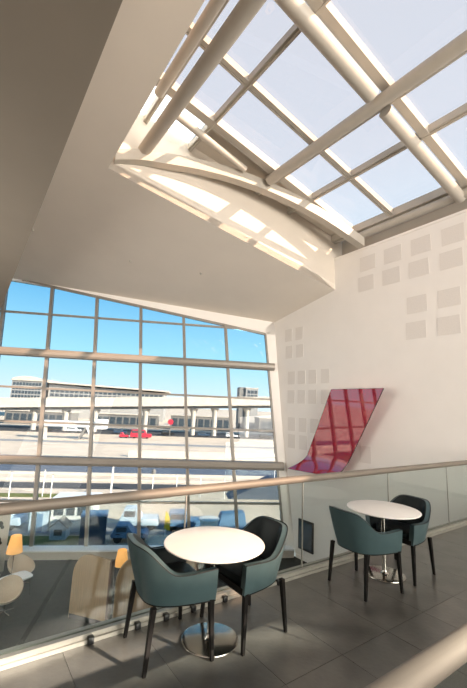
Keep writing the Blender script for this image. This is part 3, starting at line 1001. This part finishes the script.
windows_grid(tw, 2, 74, 13.0, 18.4, 24, 2, 0)
tag(tw, 'long low terminal wing with sloping pale roof beyond the viaduct', 'building')
bb = out_empty('office_block', 35.5, 200)
bxo('wall', -1.6, 5, -5, 5, 0, 21.6, m_clad, bb)
bxo('stair_tower', -5, -1.65, -4, 4, 0, 22.2, m_concg, bb)
windows_grid(bb, -1.0, 4.6, 14, 21, 3, 3, -5)
bxo('roof', -1.8, 5.2, -5.2, 5.2, 21.6, 22.1, m_conc, bb)
tag(bb, 'grey office block rising above the viaduct at the right', 'building')
for (u, h, lb) in ((-62, 5.6, 'low dark shed seen under the viaduct at the far left'), (-24, 5.8, 'low dark shed seen under the viaduct left of centre'), (10, 6.4, 'low dark shed seen under the viaduct in the middle'), (52, 6.8, 'low dark shed seen under the viaduct at the right')):
    hg = out_empty('storage_shed', u, 178)
    bxo('wall', -14, 14, 0, 12, 0, h, m_concg, hg)
    bxo('roof', -14.4, 14.4, -0.5, 12.5, h, h + 0.5, m_conc, hg)
    windows_grid(hg, -13.5, 13.5, 0.6, h - 0.4, 9, 1, 0)
    tag(hg, lb, 'building', 'sheds beyond the viaduct')

# boarding bridge
jb = out_empty('boarding_bridge', -30, 116)
bxo('tunnel', -9.5, 6, -1.3, 1.3, 3.6, 5.2, m_white, jb, 0.08)
bxo('cab', 6.05, 9, -1.8, 1.8, 3.2, 6.0, m_white, jb, 0.15)
for s_ in (-1, 1):
    beam_o('support_leg', (5.4, s_ * 1.2, 0.2), (3.6, s_ * 1.2, 3.6), 0.4, 0.4, m_white, jb)
    beam_o('support_leg', (1.6, s_ * 1.2, 0.2), (3.4, s_ * 1.2, 3.6), 0.4, 0.4, m_concg, jb)
bxo('pillar', -8.5, -7.6, -0.6, 0.6, 0, 3.6, m_conc, jb)
tag(jb, 'white boarding bridge on slanted legs before the viaduct', 'boarding bridge')

def vehicle(name, u, w, rz, L, Wd, Hh, body, label, cat, cabin=0.45, group=None, hb=None):
    r = out_empty(name, u, w, ZG + 0.025, rz)
    hb = hb or Hh * 0.55
    bm = bmesh.new()
    hexa(bm, [(-L / 2, -Wd / 2, 0.35), (L / 2, -Wd / 2, 0.35), (L / 2, Wd / 2, 0.35), (-L / 2, Wd / 2, 0.35),
              (-L / 2, -Wd / 2, hb), (L / 2 - 0.1, -Wd / 2, hb), (L / 2 - 0.1, Wd / 2, hb), (-L / 2, Wd / 2, hb)])
    bmesh.ops.bevel(bm, geom=bm.edges[:], offset=0.07, segments=2, affect='EDGES')
    link('body', bm, body, r, smooth=True)
    c0, c1 = -L / 2 + 0.1, -L / 2 + L * (cabin + 0.4)
    bm = bmesh.new()
    hexa(bm, [(c0, -Wd / 2 + 0.05, hb), (c1, -Wd / 2 + 0.05, hb), (c1, Wd / 2 - 0.05, hb), (c0, Wd / 2 - 0.05, hb),
              (c0 + 0.25, -Wd / 2 + 0.15, Hh), (c1 - 0.5, -Wd / 2 + 0.15, Hh), (c1 - 0.5, Wd / 2 - 0.15, Hh), (c0 + 0.25, Wd / 2 - 0.15, Hh)])
    cab_o = link('cabin', bm, body, r)
    z0, z1 = hb + (Hh - hb) * 0.15, hb + (Hh - hb) * 0.8
    for s_ in (-1, 1):
        bm = bmesh.new()
        box(bm, c0 + 0.3, c1 - 0.55, s_ * (Wd / 2 - 0.10) - 0.03, s_ * (Wd / 2 - 0.10) + 0.03, z0, z1)
        link('side_window', bm, m_win, cab_o)
    for sx in (-1, 1):
        for sy in (-1, 1):
            bm = bmesh.new()
            tube(bm, [(sx * L * 0.31, sy * (Wd / 2 - 0.12) - 0.11, 0.35), (sx * L * 0.31, sy * (Wd / 2 - 0.12) + 0.11, 0.35)], 0.35, 14)
            link('wheel', bm, m_rubber, r, smooth=True)
    return tag(r, label, cat, group)
vehicle('fire_truck', -12.0, 127, 0, 6.6, 2.5, 2.6, m_redp, 'long red truck parked on the apron below the viaduct', 'truck', 0.35)
vehicle('baggage_tug', -17.2, 126, 0, 2.8, 1.8, 1.7, m_redp, 'small red tug just left of the red truck', 'tug', 0.1)
cars = [(-66, m_dblue, 'dark car under the viaduct at the far left'), (-47, m_rubber, 'black car under the viaduct behind the boarding bridge'), (-37, m_white, 'white car under the viaduct right of the boarding bridge'),
        (-21, m_dblue, 'dark blue car under the viaduct behind the red truck'), (-4, m_rubber, 'black car under the viaduct right of the red truck'), (9.4, m_dblue, 'dark car between the two close piers of the viaduct'),
        (20, m_white, 'white car under the viaduct right of centre'), (33, m_rubber, 'black car under the viaduct at far right')]
for u, m, lb in cars:
    vehicle('parked_car', u, 143, 0, 4.6, 1.9, 1.7, m, lb, 'car', 0.3, 'cars under the viaduct')

# huts and vehicles in the shade of the terminal
hut = out_empty('service_hut', -8.4, 36.2)
bxo('wall', -1.75, 1.65, -1.3, 1.3, 0, 2.5, m_white, hut)
bxo('roof', -1.9, 1.8, -1.45, 1.45, 2.5, 2.62, m_white, hut)
for (x0, x1) in ((-1.5, -0.75), (-0.5, 0.15), (0.4, 1.4)):
    w_ = bxo('window', x0, x1, -1.36, -1.3, 1.35, 2.2, m_win, hut)
tag(hut, 'white service hut with dark windows outside the window', 'hut')
hut2 = out_empty('gabled_booth', -8.9, 33.6)
bm = bmesh.new()
slab(bm, [V(-0.6, -0.6, 0), V(0.6, -0.6, 0), V(0.6, -0.6, 0.95), V(0, -0.6, 1.45), V(-0.6, -0.6, 0.95)], (0, 1.2, 0))
link('wall', bm, m_bluewall, hut2)
for s_ in (-1, 1):
    bm = bmesh.new()
    hexa(bm, [(0, -0.7, 1.46), (s_ * 0.72, -0.7, 0.86), (s_ * 0.72, 0.7, 0.86), (0, 0.7, 1.46), (0, -0.7, 1.54), (s_ * 0.72, -0.7, 0.94), (s_ * 0.72, 0.7, 0.94), (0, 0.7, 1.54)])
    link('roof_slope', bm, m_concg, hut2)
bxo('window', -0.3, 0.3, -0.64, -0.6, 0.35, 0.8, m_win, hut2)
tag(hut2, 'small pale blue booth with pitched roof in front of the white hut', 'booth')
sh2 = out_empty('blue_shed', -11.0, 35.6)
bxo('wall', -0.75, 0.7, -0.8, 0.8, 0, 1.75, m_bluewall, sh2)
bxo('roof', -0.85, 0.8, -0.95, 0.95, 1.75, 1.95, m_dblue, sh2)
bxo('door', -0.3, 0.3, -0.85, -0.8, 0.02, 1.5, m_blue, sh2)
tag(sh2, 'pale blue shed with dark roof left of the white hut', 'shed')
vehicle('white_van', -14.6, 36.2, 0, 4.0, 1.9, 1.7, m_bluewall, 'pale van parked at the far left of the service road', 'van', 0.4)
ct = out_empty('cargo_container', -6.1, 32.4, ZG + 0.03, radians(8))
ctb = bxo('body', -0.95, 0.95, -0.8, 0.8, 0.02, 2.1, m_dblue, ct, 0.03)
for k in range(6):
    bxo('rib', -0.88 + k * 0.33, -0.81 + k * 0.33, -0.85, -0.8, 0.1, 2.0, m_dblue, ctb)
bxo('lid', -1.0, 1.0, -0.86, 0.86, 2.1, 2.2, m_blue, ct)
tag(ct, 'dark blue steel container on the grass near the window', 'container')
vehicle('baggage_cart', -3.3, 33.0, 0, 2.9, 1.6, 1.25, m_blue, 'blue low cart parked right of the dark container', 'cart', 0.2)
vehicle('blue_pickup', -2.9, 36.2, 0, 3.4, 1.8, 1.7, m_bluewall, 'pale blue pickup seen above the left tub chair', 'car', 0.15)
vehicle('blue_car', 1.1, 35.9, 0, 3.4, 1.7, 1.5, m_blue, 'blue car left of the white planter tub', 'car', 0.25)
bt = out_empty('blue_tarpaulin_cart', 5.2, 35.0)
bm = bmesh.new()
hexa(bm, [(-1.4, -0.8, 0.35), (1.3, -0.8, 0.35), (1.3, 0.8, 0.35), (-1.4, 0.8, 0.35), (-1.0, -0.55, 1.65), (1.1, -0.55, 1.8), (1.1, 0.55, 1.8), (-1.0, 0.55, 1.65)])
bmesh.ops.bevel(bm, geom=bm.edges[:], offset=0.08, segments=2, affect='EDGES')
link('tarpaulin', bm, m_blue, bt, smooth=True)
for sx in (-1, 1):
    for sy in (-1, 1):
        tube_o('wheel', [(sx * 0.85, sy * 0.6 - 0.08, 0.24), (sx * 0.85, sy * 0.6 + 0.08, 0.24)], 0.24, m_rubber, bt, 12)
tag(bt, 'cart under a bright blue tarpaulin right of the white planter tub', 'cart')
yf = out_empty('marker_fin', -0.55, 33.4)
tube_o('pole', [(0, 0, 0), (0, 0, 0.8)], 0.04, m_white, yf, 8)
bm = bmesh.new()
slab(bm, [V(-0.12, 0, 0.7), V(0.38, 0, 0.6), V(0.36, 0, 1.5), V(0.10, 0, 2.0), V(-0.05, 0, 2.15)], (0, 0.06, 0))
link('fin', bm, m_yellow, yf)
tag(yf, 'yellow upright fin shaped marker behind the near table', 'marker')
wc = out_empty('planter_tub', 3.05, 33.2)
bm = bmesh.new()
lathe(bm, [(0.5, 0), (0.80, 1.55), (0.86, 1.55), (0.86, 1.64), (0.0, 1.68)], 24)
link('body', bm, m_white, wc, smooth=True)
tag(wc, 'white tapered planter tub seen above the near tabletop', 'tub')
rmp = out_empty('access_ramp', 11.0, 47.0)
bm = bmesh.new()
slab(bm, [V(-4.5, 0, 0.0), V(8, 0, 0.0), V(8, 0, 3.2), V(1.0, 0, 2.4)], (0, 3, 0))
link('ramp_body', bm, m_slate, rmp)
for k in range(6):
    tube_o('rail_post', [(1.2 + k * 1.3, 0.2, 2.4 + k * 0.14), (1.2 + k * 1.3, 0.2, 3.5 + k * 0.14)], 0.05, m_white, rmp, 8)
tube_o('rail', [(1.2, 0.2, 3.5), (7.7, 0.2, 4.2)], 0.05, m_white, rmp, 8)
tag(rmp, 'dark concrete access ramp with white rail near the right wall', 'ramp')

posts = [(-17.8, 45.5, 2.9, 'slim fence post at the far left of the road'), (-13.5, 45.5, 2.7, 'slim fence post just right of the left mullion'), (-14.9, 47.2, 2.9, 'white fence post left of the left mullion'), (-7.4, 47.4, 3.5, 'stout white road post left of centre'),
         (-2.7, 48.6, 2.4, 'lamp post with dark head in the middle of the road'), (0.2, 47.8, 2.6, 'slim road post right of the middle lamp post'), (3.1, 47.8, 2.6, 'slim road post at the centre mullion'), (5.9, 46.5, 2.6, 'slim road post before the access ramp')]
for (u, w, h, lb) in posts:
    r = out_empty('road_post', u, w)
    lampy = lb.startswith('lamp')
    tube_o('pole', [(0, 0, 0), (0, 0, h)], 0.12 if 'stout' in lb else 0.06, m_white, r, 10)
    if lampy:
        bm = bmesh.new()
        lathe(bm, [(0.02, h), (0.25, h + 0.1), (0.28, h + 0.5), (0.05, h + 0.7)], 14)
        link('lamp_head', bm, m_concg, r, smooth=True)
    else:
        bxo('cap', -0.09, 0.09, -0.09, 0.09, h, h + 0.08, m_concg, r)
    tag(r, lb, 'post', 'posts along the road')
rs = out_empty('road_sign', -3.0, 135)
tube_o('pole', [(0, 0, 0), (0, 0, 4.4)], 0.1, m_concg, rs, 8)
bm = bmesh.new()
bmesh.ops.create_cone(bm, cap_ends=True, segments=8, radius1=1.0, radius2=1.0, depth=0.06, matrix=Matrix.Translation((0, -0.14, 5.2)) @ Matrix.Rotation(pi / 2, 4, 'X'))
link('disc', bm, m_redp, rs)
tag(rs, 'red round road sign below the viaduct', 'sign')
